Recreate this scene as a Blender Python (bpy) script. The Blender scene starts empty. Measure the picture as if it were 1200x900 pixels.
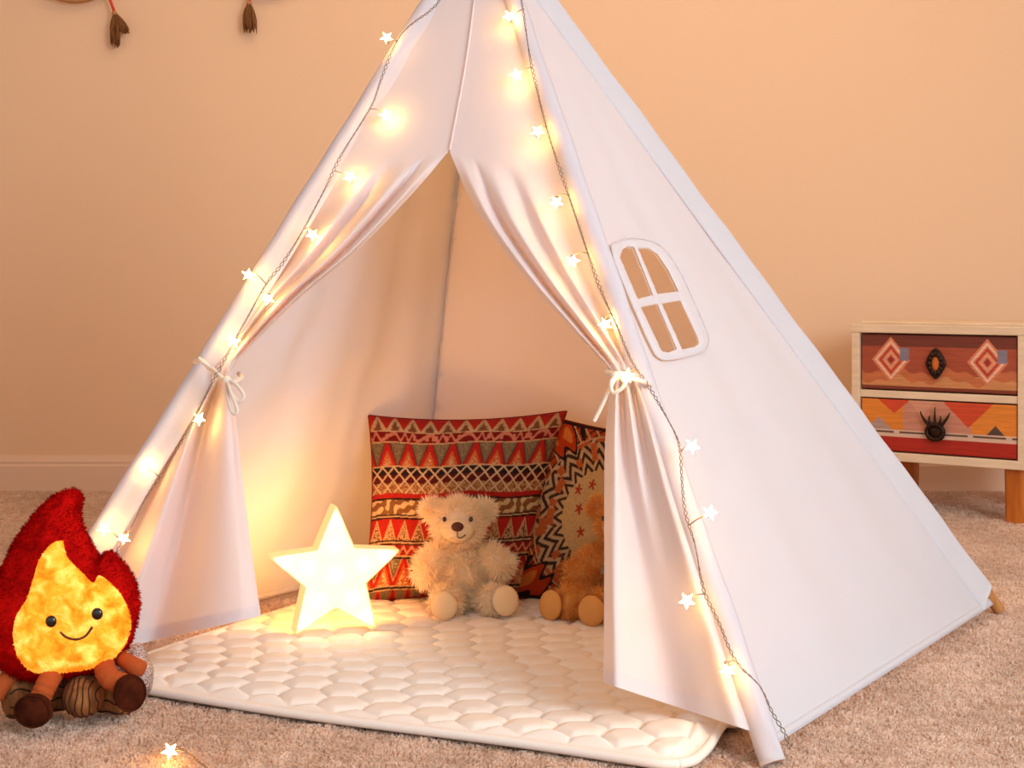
import bpy, math, random
import numpy as np
from mathutils import Vector, Matrix, geometry
random.seed(7); RS = np.random.RandomState(7)
col = bpy.context.scene.collection
PI = math.pi
H = .68; FPX = 1836.0; HZ = 333.0           # camera height, focal length in pixels, horizon row
def pt(px, py, Y): return Vector(((px-600)/FPX*Y, Y, H-(py-HZ)*Y/FPX))
def fl(px, py, z=0.0): return pt(px, py, (H-z)*FPX/(py-HZ))
def ray_plane(px, py, P0, N):
    d = Vector(((px-600)/FPX, 1, -(py-HZ)/FPX)); o = Vector((0, 0, H))
    return o + d*((P0-o).dot(N)/d.dot(N))
def lin(c):
    c = np.asarray(c, float)/255.0
    return np.where(c <= .04045, c/12.92, ((c+.055)/1.055)**2.4)
def L4(c): return tuple(lin(c))+(1.0,)

# ------------------------------------------------------------------ materials
def new_mat(name):
    m = bpy.data.materials.new(name); m.use_nodes = True
    nt = m.node_tree
    return m, nt, nt.nodes['Principled BSDF'], nt.nodes['Material Output']
def pmat(name, c, rough=.7, c2=None, nscale=30, bump=0, bscale=200, metal=0, spec=.3, sheen=0, trans=0, emit=None, estr=0, stretch=None, attr=False, tcol=None, transm=0):
    m, nt, b, out = new_mat(name)
    b.inputs['Roughness'].default_value = rough; b.inputs['Metallic'].default_value = metal
    b.inputs['Specular IOR Level'].default_value = spec
    b.inputs['Base Color'].default_value = L4(c)
    tc = nt.nodes.new('ShaderNodeTexCoord'); src = tc.outputs['Object']
    if stretch:
        mp = nt.nodes.new('ShaderNodeMapping'); mp.inputs['Scale'].default_value = stretch
        nt.links.new(src, mp.inputs[0]); src = mp.outputs[0]
    csock = None
    if attr:
        a = nt.nodes.new('ShaderNodeVertexColor'); a.layer_name = 'Col'; csock = a.outputs[0]
        if c2 is not None:
            n = nt.nodes.new('ShaderNodeTexNoise'); n.inputs['Scale'].default_value = nscale; n.inputs['Detail'].default_value = 4
            nt.links.new(src, n.inputs['Vector'])
            r = nt.nodes.new('ShaderNodeMapRange'); r.inputs[3].default_value = .65; r.inputs[4].default_value = 1.3
            nt.links.new(n.outputs[0], r.inputs[0])
            v = nt.nodes.new('ShaderNodeVectorMath'); v.operation = 'SCALE'
            nt.links.new(csock, v.inputs[0]); nt.links.new(r.outputs[0], v.inputs['Scale']); csock = v.outputs[0]
    elif c2 is not None:
        n = nt.nodes.new('ShaderNodeTexNoise'); n.inputs['Scale'].default_value = nscale; n.inputs['Detail'].default_value = 5
        nt.links.new(src, n.inputs['Vector'])
        r = nt.nodes.new('ShaderNodeValToRGB'); r.color_ramp.elements[0].color = L4(c); r.color_ramp.elements[1].color = L4(c2)
        r.color_ramp.elements[0].position = .35; r.color_ramp.elements[1].position = .65
        nt.links.new(n.outputs[0], r.inputs[0]); csock = r.outputs[0]
    if csock: nt.links.new(csock, b.inputs['Base Color'])
    if bump:
        n2 = nt.nodes.new('ShaderNodeTexNoise'); n2.inputs['Scale'].default_value = bscale; n2.inputs['Detail'].default_value = 3
        nt.links.new(src, n2.inputs['Vector'])
        bp = nt.nodes.new('ShaderNodeBump'); bp.inputs['Strength'].default_value = bump; bp.inputs['Distance'].default_value = .003
        nt.links.new(n2.outputs[0], bp.inputs['Height']); nt.links.new(bp.outputs[0], b.inputs['Normal'])
    if sheen:
        b.inputs['Sheen Weight'].default_value = sheen
    if transm: b.inputs['Transmission Weight'].default_value = transm
    if emit is not None:
        b.inputs['Emission Color'].default_value = L4(emit); b.inputs['Emission Strength'].default_value = estr
    if trans:
        t = nt.nodes.new('ShaderNodeBsdfTranslucent'); mx = nt.nodes.new('ShaderNodeMixShader'); mx.inputs[0].default_value = trans
        if tcol: t.inputs[0].default_value = L4(tcol)
        elif csock: nt.links.new(csock, t.inputs[0])
        else: t.inputs[0].default_value = L4(c)
        nt.links.new(b.outputs[0], mx.inputs[1]); nt.links.new(t.outputs[0], mx.inputs[2]); nt.links.new(mx.outputs[0], out.inputs[0])
    return m
M = {}
M['cotton'] = pmat('tent_cotton', (222, 236, 250), .9, bump=.12, bscale=900, spec=.1, trans=.38, tcol=(255, 194, 122))
M['cotton_flap'] = pmat('tent_flap_cotton', (228, 233, 242), .9, bump=.12, bscale=900, spec=.1, trans=.36, tcol=(255, 206, 150))
M['added_back_glow'] = pmat('added_lamp_back_glow', (255, 220, 160), .5, emit=(255, 168, 76), estr=22)  # unseen emitter, added to throw warm light on the tent's inner walls
M['cord'] = pmat('cotton_cord', (226, 214, 204), .9, bump=.5, bscale=600)
M['wood_pole'] = pmat('pine_pole', (205, 150, 95), .55, (176, 118, 66), 14, stretch=(8, 8, 1))
M['wall'] = pmat('peach_paint', (226, 189, 156), .85, bump=.05, bscale=120, spec=.15)
M['ceil'] = pmat('ceiling_paint', (236, 222, 205), .9)
M['skirt'] = pmat('baseboard_paint', (222, 188, 164), .6)
M['carpet_base'] = pmat('carpet_backing', (198, 170, 150), 1, (214, 188, 168), 18, bump=.8, bscale=150, spec=0)
M['mat'] = pmat('quilt_cotton', (234, 224, 216), .85, bump=.1, bscale=700, spec=.1)
M['wire'] = pmat('clear_wire', (120, 102, 88), .35, spec=.6)
M['socket'] = pmat('clear_socket', (200, 190, 175), .2, spec=.6, transm=.5)
M['bulb'] = pmat('glowing_star_bulb', (255, 240, 210), .3, emit=(255, 180, 92), estr=95)
M['lamp_side'] = pmat('lamp_plastic', (205, 175, 120), .5, emit=(255, 212, 138), estr=.62)
M['lamp_front'] = pmat('lamp_diffuser', (190, 170, 130), .5, emit=(255, 246, 222), estr=.8)
M['led'] = pmat('led_bulb_glow', (255, 250, 235), .4, emit=(255, 222, 160), estr=22)
M['pillow'] = pmat('kilim_weave', (180, 60, 50), .95, c2=(0, 0, 0), nscale=220, bump=.7, bscale=450, attr=True, spec=.1)
M['pillow_edge'] = pmat('pillow_edge_weave', (120, 34, 26), .95, bump=.5, bscale=400)
M['pillow_back'] = pmat('pillow_backing', (196, 160, 110), .95, bump=.4, bscale=400)
M['cream_fur'] = pmat('cream_plush', (255, 244, 222), .95, (252, 234, 206), 40, spec=.1, trans=.5)
M['tan_fur'] = pmat('tan_plush', (240, 184, 108), .95, (232, 166, 88), 40, spec=.1, trans=.45)
M['cream_pile'] = pmat('cream_short_pile', (232, 205, 165), .95, bump=.6, bscale=500, sheen=.3)
M['tan_pile'] = pmat('tan_short_pile', (208, 150, 88), .95, bump=.6, bscale=500, sheen=.3)
M['brown_thread'] = pmat('brown_thread', (88, 44, 26), .6, bump=.4, bscale=900)
M['black_bead'] = pmat('black_bead', (22, 14, 12), .15, spec=.6)
M['grey_tag'] = pmat('grey_felt', (128, 112, 108), .9, bump=.4, bscale=500)
M['red_fur'] = pmat('red_plush', (190, 16, 12), .95, (150, 8, 9), 26)
M['cord_leg'] = pmat('rust_corduroy', (168, 76, 30), .9, bump=.3, bscale=400)
M['boot'] = pmat('dark_brown_plush', (74, 32, 16), .95, (52, 20, 10), 60, bump=.5, bscale=400, spec=.05)
M['bark'] = pmat('log_plush', (160, 104, 58), .95, (116, 70, 36), 30, bump=.6, bscale=200, stretch=(3, 3, 1))
M['bark_thread'] = pmat('log_stitching', (58, 32, 18), .9)
M['cab'] = pmat('cream_painted_wood', (226, 200, 170), .55, (214, 186, 156), 8, stretch=(1, 8, 8), bump=.1, bscale=60)
M['cab_leg'] = pmat('honey_wood', (196, 112, 40), .4, (170, 88, 28), 6, stretch=(6, 6, 1))
M['drawer'] = pmat('painted_drawer_wood', (180, 90, 60), .5, c2=(0, 0, 0), nscale=14, attr=True, stretch=(1, 8, 14))
M['dark_metal'] = pmat('dark_bronze', (52, 36, 28), .4, metal=.7, bump=.4, bscale=200)
M['amber'] = pmat('amber_enamel', (196, 100, 36), .4, spec=.5)
M['red_cord'] = pmat('red_cord', (206, 66, 46), .8)
M['hoop'] = pmat('wrapped_hoop', (176, 122, 76), .8, bump=.4, bscale=200)
M['tassel'] = pmat('brown_tassel', (92, 52, 24), .9, (140, 92, 48), 60, stretch=(4, 4, .4))
M['glitter'] = pmat('silver_glitter', (240, 226, 226), .25, (120, 100, 104), 420, metal=.8, bump=1, bscale=380)
# lit plush of the flame: the toy glows from inside
m, nt, b, out = new_mat('glowing_flame_plush'); M['flame'] = m
tc = nt.nodes.new('ShaderNodeTexCoord')
n = nt.nodes.new('ShaderNodeTexNoise'); n.inputs['Scale'].default_value = 42; n.inputs['Detail'].default_value = 6; n.inputs['Distortion'].default_value = .5
nt.links.new(tc.outputs['Object'], n.inputs['Vector'])
r = nt.nodes.new('ShaderNodeValToRGB'); cr = r.color_ramp
cr.elements[0].position = .33; cr.elements[0].color = L4((238, 124, 18)); cr.elements[1].position = .68; cr.elements[1].color = L4((255, 208, 104))
cr.elements.new(.5).color = L4((250, 164, 44))
nt.links.new(n.outputs[0], r.inputs[0]); nt.links.new(r.outputs[0], b.inputs['Base Color']); nt.links.new(r.outputs[0], b.inputs['Emission Color'])
b.inputs['Emission Strength'].default_value = .6; b.inputs['Roughness'].default_value = .95; b.inputs['Specular IOR Level'].default_value = .1
n2 = nt.nodes.new('ShaderNodeTexNoise'); n2.inputs['Scale'].default_value = 160; nt.links.new(tc.outputs['Object'], n2.inputs['Vector'])
bp = nt.nodes.new('ShaderNodeBump'); bp.inputs['Distance'].default_value = .004; bp.inputs['Strength'].default_value = .8
nt.links.new(n2.outputs[0], bp.inputs['Height']); nt.links.new(bp.outputs[0], b.inputs['Normal'])
M['carpet'] = pmat('carpet_yarn', (214, 186, 170), 1, attr=True, spec=.05, trans=.5)
for k_ in ('red_fur', 'cream_pile', 'tan_pile'):      # plush pile shades with the body it grows on
    nt = M[k_].node_tree; b = nt.nodes['Principled BSDF']
    at = nt.nodes.new('ShaderNodeAttribute'); at.attribute_name = 'pile_normal'
    tr = nt.nodes.new('ShaderNodeVectorTransform'); tr.vector_type = 'NORMAL'; tr.convert_from = 'OBJECT'; tr.convert_to = 'WORLD'; nt.links.new(at.outputs['Vector'], tr.inputs[0])
    g_ = nt.nodes.new('ShaderNodeNewGeometry'); sc_ = nt.nodes.new('ShaderNodeVectorMath'); sc_.operation = 'MULTIPLY_ADD'; sc_.inputs[1].default_value = (.35, .35, .35)
    nt.links.new(g_.outputs['Normal'], sc_.inputs[0]); nt.links.new(tr.outputs[0], sc_.inputs[2])
    nm = nt.nodes.new('ShaderNodeVectorMath'); nm.operation = 'NORMALIZE'; nt.links.new(sc_.outputs[0], nm.inputs[0]); nt.links.new(nm.outputs[0], b.inputs['Normal'])
M['flame_spot'] = pmat('flame_light_spot', (255, 235, 170), .6, emit=(255, 214, 120), estr=3)

for k_ in ('cream_fur', 'tan_fur', 'red_fur', 'cream_pile', 'tan_pile', 'carpet'):   # pile has no gloss
    nt = M[k_].node_tree; b = nt.nodes['Principled BSDF']; d_ = nt.nodes.new('ShaderNodeBsdfDiffuse')
    if b.inputs['Base Color'].links: nt.links.new(b.inputs['Base Color'].links[0].from_socket, d_.inputs[0])
    else: d_.inputs[0].default_value = b.inputs['Base Color'].default_value
    if b.inputs['Normal'].links: nt.links.new(b.inputs['Normal'].links[0].from_socket, d_.inputs['Normal'])
    for l in list(b.outputs[0].links): nt.links.new(d_.outputs[0], l.to_socket)
    nt.nodes.remove(b)

# ------------------------------------------------------------------ object helpers
def tag(o, label=None, cat=None, group=None, kind=None):
    if label: o['label'] = label
    if cat: o['category'] = cat
    if group: o['group'] = group
    if kind: o['kind'] = kind
    return o
def thing(name, label, cat, loc=(0, 0, 0), rotz=0, group=None):
    o = bpy.data.objects.new(name, None); col.objects.link(o); o.empty_display_size = .05
    o.location = loc; o.rotation_euler = (0, 0, rotz)
    return tag(o, label, cat, group)
def root_of(o):
    while o.parent: o = o.parent
    return o
def mesh(name, verts, faces, mat, parent=None, smooth=True, local=False, colors=None, normals=None):
    """verts in world coordinates unless local; the object's origin sits at its thing's base."""
    me = bpy.data.meshes.new(name)
    V = np.asarray([tuple(v) for v in verts] if not isinstance(verts, np.ndarray) else verts, dtype=float)
    org = np.zeros(3)
    if not local:
        if parent is not None: org = np.array(root_of(parent).location)
        else: org = np.array([V[:, 0].mean(), V[:, 1].mean(), V[:, 2].min()])
    V = V-org
    if isinstance(faces, np.ndarray):
        nf, k = faces.shape
        me.vertices.add(len(V)); me.vertices.foreach_set('co', V.astype(np.float32).ravel())
        me.loops.add(nf*k); me.loops.foreach_set('vertex_index', faces.astype(np.int32).ravel())
        me.polygons.add(nf); me.polygons.foreach_set('loop_start', np.arange(0, nf*k, k, dtype=np.int32))
        me.update(calc_edges=True); me.validate()
    else:
        me.from_pydata([tuple(v) for v in V], [], [tuple(f) for f in faces])
    me.polygons.foreach_set('use_smooth', [bool(smooth)]*len(me.polygons))
    if colors is not None:
        a = me.color_attributes.new('Col', 'FLOAT_COLOR', 'POINT')
        c = np.ones((len(V), 4), np.float32); c[:, :3] = colors
        a.data.foreach_set('color', c.ravel())
    if normals is not None: me.normals_split_custom_set_from_vertices([tuple(x) for x in normals])
    me.materials.append(mat); me.update()
    o = bpy.data.objects.new(name, me); col.objects.link(o)
    if parent is not None: o.parent = parent
    elif not local: o.location = org
    return o
def join(parts):
    V, F, k = [], [], 0
    for v, f in parts:
        V.extend([tuple(x) for x in v]); F.extend([tuple(i+k for i in q) for q in f]); k += len(v)
    return V, F
def xf(vf, mat4): return [mat4 @ Vector(v) for v in vf[0]], vf[1]
def grid_faces(m, n, wrap=False):
    i = np.arange(m-1)[:, None]; j = np.arange(n if wrap else n-1)[None, :]
    a = i*n+j; b_ = i*n+(j+1) % n
    return np.stack([a, b_, b_+n, a+n], -1).reshape(-1, 4)
def catmull(P, n):
    P = np.asarray(P, float); m = len(P)
    t = np.linspace(0, m-1, n); i = np.clip(t.astype(int), 0, m-2); f = (t-i)[:, None]
    p0 = P[np.maximum(i-1, 0)]; p1 = P[i]; p2 = P[i+1]; p3 = P[np.minimum(i+2, m-1)]
    return .5*((2*p1)+(p2-p0)*f+(2*p0-5*p1+4*p2-p3)*f*f+(3*p1-p0-3*p2+p3)*f**3)
def tube(path, rad, n=8, caps=True):
    P = np.asarray([tuple(p) for p in path], float); m = len(P)
    R = np.full(m, rad) if np.isscalar(rad) else np.asarray(rad)
    T = np.gradient(P, axis=0); T /= np.linalg.norm(T, axis=1)[:, None]+1e-12
    u = np.cross(T[0], (0, 0, 1)); 
    if np.linalg.norm(u) < .1: u = np.cross(T[0], (1, 0, 0))
    u /= np.linalg.norm(u); V = []
    for k in range(m):
        u = u-T[k]*u.dot(T[k]); u /= np.linalg.norm(u); w = np.cross(T[k], u)
        for j in range(n):
            a = 2*PI*j/n; V.append(P[k]+R[k]*(math.cos(a)*u+math.sin(a)*w))
    F = [tuple(q) for q in grid_faces(m, n, True)]
    if caps: F += [tuple(range(n-1, -1, -1)), tuple((m-1)*n+j for j in range(n))]
    return V, F
def ellipsoid(c, r, n=24, m=14):
    V = []
    for i in range(m+1):
        th = PI*i/m
        for j in range(n):
            a = 2*PI*j/n; V.append((c[0]+r[0]*math.sin(th)*math.cos(a), c[1]+r[1]*math.sin(th)*math.sin(a), c[2]+r[2]*math.cos(th)))
    return V, [tuple(reversed(tuple(q))) for q in grid_faces(m+1, n, True)]
def rbox(c, s, bev=.003):
    """box with chamfered edges; c centre, s full size"""
    V = []; hx, hy, hz = [k/2 for k in s]; b_ = min(bev, min(s)*.4)
    import bmesh
    bm = bmesh.new(); bmesh.ops.create_cube(bm, size=1)
    for v in bm.verts: v.co = Vector((v.co.x*s[0]+c[0], v.co.y*s[1]+c[1], v.co.z*s[2]+c[2]))
    if bev: bmesh.ops.bevel(bm, geom=bm.edges[:], offset=b_, segments=2, affect='EDGES', profile=.5)
    bm.verts.index_update(); V = [v.co.copy() for v in bm.verts]; F = [tuple(v.index for v in f.verts) for f in bm.faces]; bm.free()
    return V, F
def inside(poly, P):
    x, y = P[:, 0], P[:, 1]; r = np.zeros(len(P), bool); q = np.asarray(poly)
    for (x0, y0), (x1, y1) in zip(q, np.roll(q, -1, 0)):
        c = ((y0 > y) != (y1 > y)) & (x < (x1-x0)*(y-y0)/(y1-y0+1e-15)+x0); r ^= c
    return r
def dist_poly(poly, P):
    q = np.asarray(poly); d = np.full(len(P), 1e9)
    for a, b_ in zip(q, np.roll(q, -1, 0)):
        e = b_-a; t = np.clip(((P-a)@e)/(e@e+1e-15), 0, 1); d = np.minimum(d, np.linalg.norm(P-a-t[:, None]*e, axis=1))
    return d
def densify(poly, s):
    out_ = []; q = np.asarray(poly, float)
    for a, b_ in zip(q, np.roll(q, -1, 0)):
        k = max(1, int(np.linalg.norm(b_-a)/s))
        for i in range(k): out_.append(a+(b_-a)*i/k)
    return np.array(out_)
def smooth_closed(pts, n):
    P = np.asarray(pts, float); Q = np.vstack([P[-3:], P, P[:3]])
    c = catmull(Q, (len(Q)-1)*n+1); return c[3*n:-(3*n)+0][:len(P)*n]
def fill(outer, holes=(), s=.02, extra=None):
    """triangulate a 2-D region with inner points every s; returns points, triangles"""
    outer = densify(outer, s); holes = [densify(h, s*.6) for h in holes]
    lo, hi = outer.min(0), outer.max(0)
    gx, gy = np.meshgrid(np.arange(lo[0], hi[0], s), np.arange(lo[1], hi[1], s*.87))
    gx = gx+(np.arange(gx.shape[0]) % 2)[:, None]*s/2
    G = np.stack([gx.ravel(), gy.ravel()], 1); G = G[inside(outer, G)]; G = G[dist_poly(outer, G) > s*.45]
    for h in holes: G = G[~inside(h, G)]; G = G[dist_poly(h, G) > s*.45]
    pts = [Vector(p) for p in outer]; edges = [(i, (i+1) % len(outer)) for i in range(len(outer))]
    for h in holes:
        k = len(pts); pts += [Vector(p) for p in h]; edges += [(k+i, k+(i+1) % len(h)) for i in range(len(h))]
    pts += [Vector(p) for p in G]
    v, e, f, *_ = geometry.delaunay_2d_cdt(pts, edges, [], 0, 1e-6)
    V = np.array([tuple(p) for p in v]); F = [tuple(t) for t in f]
    C = np.array([V[list(t)].mean(0) for t in F]); ok = inside(outer, C)
    for h in holes: ok &= ~inside(h, C)
    return V, [t for t, k in zip(F, ok) if k]
def edge_loops(F):
    cnt = {}
    for f in F:
        for a, b_ in zip(f, f[1:]+f[:1]): cnt[(a, b_)] = 1
    return [(a, b_) for (a, b_) in cnt if (b_, a) not in cnt]
def slab(V2, F, to3, t0, t1):
    """thick sheet: to3(P2, off) -> world"""
    n = len(V2); A = [to3(p, t1) for p in V2]; B = [to3(p, t0) for p in V2]
    Fs = [tuple(f) for f in F]+[tuple(n+i for i in reversed(f)) for f in F]+[(b_, a, n+a, n+b_) for a, b_ in edge_loops([tuple(f) for f in F])]
    return A+B, Fs
def inflate(poly, T, s, to3, back=True, base=0.0, p=.5, D=None, edge=0):
    V2, F = fill(poly, (), s); d = dist_poly(poly, V2); D = D or d.max()
    q = np.clip(d/D, 0, 1); h = T*(1-(1-q)**2)**p
    bd = d < 1e-6
    A = [to3(v, base+k) for v, k in zip(V2, h)]
    if not back: return A, F, V2
    B = [to3(v, base-k*.9) for v, k in zip(V2, h)]
    n = len(V2); idx = [i if bd[i] else n+i for i in range(n)]
    Fs = [tuple(f) for f in F]+[tuple(idx[i] for i in reversed(f)) for f in F]
    return A+B, Fs, V2
def wav(P, fr, seed, n=6):
    """smooth random field, about -1..1"""
    r = np.random.RandomState(seed); P = np.asarray(P, float); s = np.zeros(len(P))
    for _ in range(n):
        k = r.normal(size=P.shape[1]); k /= np.linalg.norm(k); s += np.sin(P@k*fr*(.6+r.rand()*.9)*2*PI+r.rand()*6.28)
    return s/n*1.6

def fur(name, vf, mat, parent, count, length, width, droop=(0, 0, -.35), seed=0, bend=.5, mask=None, comb=None):
    """body surface and its pile in one mesh (local coordinates)"""
    V = np.array([tuple(v) for v in vf[0]], float); F = vf[1]; r = np.random.RandomState(seed)
    T = []
    for f in F:
        for i in range(1, len(f)-1): T.append((f[0], f[i], f[i+1]))
    T = np.array(T); a, b_, c = V[T[:, 0]], V[T[:, 1]], V[T[:, 2]]; nr = np.cross(b_-a, c-a); ar = np.linalg.norm(nr, axis=1)
    pick = r.choice(len(T), count, p=ar/ar.sum()); u, w = r.rand(count), r.rand(count); fl_ = u+w > 1; u[fl_] = 1-u[fl_]; w[fl_] = 1-w[fl_]
    P = a[pick]+(b_-a)[pick]*u[:, None]+(c-a)[pick]*w[:, None]; N = nr[pick]/(ar[pick][:, None]+1e-12)
    if mask is not None: k = mask(P); P, N = P[k], N[k]
    n = len(P)
    clump = np.stack([wav(P, 30, seed+i+1) for i in range(3)], 1)
    d1 = N+r.normal(size=(n, 3))*.28+clump*.35; d1 /= np.linalg.norm(d1, axis=1)[:, None]
    g = np.array(droop) if comb is None else comb(P)
    d2 = d1+g*bend*2+clump*.3; d2 /= np.linalg.norm(d2, axis=1)[:, None]
    L = length*(.6+.7*r.rand(n))[:, None]
    side = np.cross(d1, r.normal(size=(n, 3))); side /= np.linalg.norm(side, axis=1)[:, None]
    p0 = P-N*.001; p1 = p0+d1*L*.5; p2 = p1+d2*L*.5; hw = width/2
    SV = np.stack([p0-side*hw, p0+side*hw, p1-side*hw*.8, p1+side*hw*.8, p2], 1).reshape(-1, 3)
    k0 = len(V)+np.arange(n)*5
    FN = np.zeros((len(V), 3))
    for i_ in range(3): np.add.at(FN, T[:, i_], nr)
    FN /= np.linalg.norm(FN, axis=1)[:, None]+1e-12; SN = np.repeat(N+d1*.45, 5, 0); SN /= np.linalg.norm(SN, axis=1)[:, None]
    Fq = [(k, k+1, k+3, k+2) for k in k0]+[(k+2, k+3, k+4) for k in k0]
    o = mesh(name, np.vstack([V, SV]), [tuple(f) for f in F]+Fq, mat, parent, local=True)
    at = o.data.attributes.new('pile_normal', 'FLOAT_VECTOR', 'POINT'); at.data.foreach_set('vector', np.vstack([FN, SN]).astype(np.float32).ravel())
    return o

# ------------------------------------------------------------------ the room
WY = 5.22
def quad(name, pts, mat): 
    o = mesh(name, pts, [(0, 1, 2, 3)], mat, smooth=False); return tag(o, kind='structure')
def plate(name, c, s, mat, kind='structure'): 
    o = mesh(name, *rbox(c, s, 0), mat, smooth=False); return tag(o, kind=kind)
RX0, RX1, RZ = -2.9, 2.9, 2.5
plate('wall_back', ((RX0+RX1)/2, WY+.05, RZ/2), (RX1-RX0+.2, .1, RZ+.1), M['wall'])
plate('wall_left', (RX0-.05, 2.2, RZ/2), (.1, 6.0, RZ+.1), M['ceil'])
plate('wall_right', (RX1+.05, 2.2, RZ/2), (.1, 6.0, RZ+.1), M['ceil'])
plate('ceiling', (0, 2.2, RZ+.1), (RX1-RX0+.2, 6.2, .1), M['ceil'])
plate('floor', (0, 2.2, -.059), (RX1-RX0, 6.0, .1), M['carpet_base'])
def base_board(name, x0, x1):
    prof = [(0, 0), (-.016, 0), (-.016, .085), (-.012, .092), (-.013, .10), (-.006, .118), (0, .12)]
    V = [(x, WY+a, z-.01) for x in (x0, x1) for a, z in prof]; n = len(prof)
    F = [(i, (i+1) % n, n+(i+1) % n, n+i) for i in range(n)]+[tuple(range(n))[::-1], tuple(range(n, 2*n))]
    tag(mesh(name, V, F, M['skirt'], smooth=False), kind='structure')
base_board('baseboard_back', RX0, RX1)

# ------------------------------------------------------------------ tent skeleton
out_bl = Vector((-.018, .026, 0))
foot_fr, foot_rr, foot_fl = fl(906, 893), fl(1172, 716), fl(15, 790)
foot_bl = foot_fl+(foot_rr-foot_fr)
ctr = (foot_fr+foot_rr+foot_fl+foot_bl)/4
A = pt(568, -100, ctr.y)
tent = thing('play_teepee', 'white cotton play teepee with tied-back door flaps and a small side window', 'play tent', (ctr.x, ctr.y, 0))
def plane_basis(P, Q, Rr):
    x = (Q-P).normalized(); nrm = (Q-P).cross(Rr-P).normalized(); y = nrm.cross(x); return P, x, y, nrm
def out_normal(nrm, P):
    return nrm if (P-Vector((ctr.x, ctr.y, .5))).dot(nrm) > 0 else -nrm
class Plane:
    def __init__(s, P, Q):
        s.o, s.x, s.y, s.n = plane_basis(P, Q, A)
        if (P-Vector((ctr.x, ctr.y, .3))).dot(s.n) < 0: s.n = -s.n
    def to2(s, p): d = p-s.o; return (d.dot(s.x), d.dot(s.y))
    def to3(s, q, off=0): return s.o+s.x*float(q[0])+s.y*float(q[1])+s.n*float(off)
    def px(s, x, y, off=0): return ray_plane(x, y, s.o+s.n*off, s.n)
    def px2(s, x, y): return s.to2(s.px(x, y))
front = Plane(foot_fl, foot_fr); side = Plane(foot_fr, foot_rr); back = Plane(foot_rr, foot_bl); left = Plane(foot_bl, foot_fl)

for foot0 in (foot_fr, foot_rr, foot_fl, foot_bl):
    foot = foot0+(out_bl if foot0 is foot_bl else Vector((0, 0, 0)))
    d = (A-foot).normalized(); top = A+d*.16
    p = [foot+d*t for t in (.0, .002, .3, .6, 1.0)]+[top-d*.002, top]
    mesh('pole', *tube(p, [.0105, .0125]+[.0125]*3+[.0125, .0105], 14), M['wood_pole'], tent)
# rope lashing where the poles cross
lash = []
for k in range(5):
    z = A.z-.02+k*.009
    lash.append(tube([(A.x+.036*math.cos(a), A.y+.036*math.sin(a), z+.004*math.sin(a*2+k)) for a in np.linspace(0, 2*PI, 40)], .0045, 6))
mesh('pole_lashing', *join(lash), M['cord'], tent)

def wall_panel(name, pl, P, Q, zb, holes=(), seed=1, amp=.006, tex=M['cotton'], s=.022, sag=.0):
    def at_z(F_, z): return F_+(A-F_)*(z/A.z)
    a, b_ = at_z(P, zb), at_z(Q, zb)
    ap = A.copy()
    poly = [pl.to2(a), pl.to2(b_), pl.to2(ap)]
    V2, F = fill(poly, holes, s)
    d = dist_poly(poly, V2); w = np.clip(d/.12, 0, 1)
    # long soft creases running up towards the crossing plus a slack belly
    ax = np.array(pl.to2(A)); ang = np.arctan2(V2[:, 0]-ax[0], ax[1]-V2[:, 1]); r_ = np.linalg.norm(V2-ax, axis=1)
    cre = np.sin(ang*23+seed)*.5+np.sin(ang*41+seed*2.3+r_*2)*.3
    h = amp*w*(cre*np.clip(r_*1.2, 0, 1)+wav(V2, 2.2, seed)*.8)+amp*.25*w*wav(V2, 9, seed+5)-sag*w
    V3 = [pl.to3(v, k) for v, k in zip(V2, h)]
    o = mesh(name, V3, F, tex, tent)
    # stitched hem
    n = 60; e = [a+(b_-a)*t for t in np.linspace(0.01, .99, n)]
    up = pl.y*.014 if pl.y.z > 0 else -pl.y*.014
    Vh = [p+pl.n*.0015 for p in e]+[p+up+pl.n*.0015 for p in e]+[p-pl.n*.002 for p in e]+[p+up-pl.n*.002 for p in e]
    Fh = []
    for i in range(n-1): Fh += [(i, i+1, n+i+1, n+i), (2*n+i+1, 2*n+i, 3*n+i, 3*n+i+1), (i, 2*n+i, 2*n+i+1, i+1), (n+i, n+i+1, 3*n+i+1, 3*n+i)]
    mesh('hem', Vh, Fh, tex, tent)
    return lambda q: float(np.interp(0, [0], [0]))
# window of the side panel: four openings
pane_px = [[(724, 303), (727, 294), (733, 290), (741, 291), (763, 347), (745, 352)],
           [(745, 292), (757, 292), (768, 299), (781, 318), (793, 343), (768, 346)],
           [(748.5, 361), (768, 357), (791, 410.5), (781, 414.5), (773, 413)],
           [(773, 357), (795, 353.5), (815, 396), (817, 404), (811, 408), (797, 411)]]
panes = [[side.px2(*p) for p in q] for q in pane_px]
wall_panel('side_panel', side, foot_fr, foot_rr, .016, panes, seed=3, amp=.004)
wall_panel('back_panel', back, foot_rr, foot_bl, .02, seed=6, amp=.008)
wall_panel('side_panel', left, foot_bl, foot_fl, .02, seed=11, amp=.010)
frame_px = [(713, 292), (720, 286), (736, 281), (756, 283), (773, 291), (790, 313), (806, 345), (826, 392), (826, 408), (815, 416), (782, 423), (768, 420), (758, 404), (735, 352), (716, 305)]
frame2 = smooth_closed([side.px2(*p) for p in frame_px], 5)
V2, F = fill(frame2, panes, .009)
df = np.minimum(dist_poly(frame2, V2), np.min([dist_poly(densify(p, .01), V2) for p in panes], 0))
mesh('window_frame', [side.to3(v, .0045+.003*min(1, k/.005)) for v, k in zip(V2, df)], F, M['cotton'], tent)
# piping round the window frame
fr3 = [side.to3(v, .006) for v in np.vstack([frame2, frame2[:1]])]
mesh('window_piping', *tube(fr3, .0016, 6), M['cotton'], tent)

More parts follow.
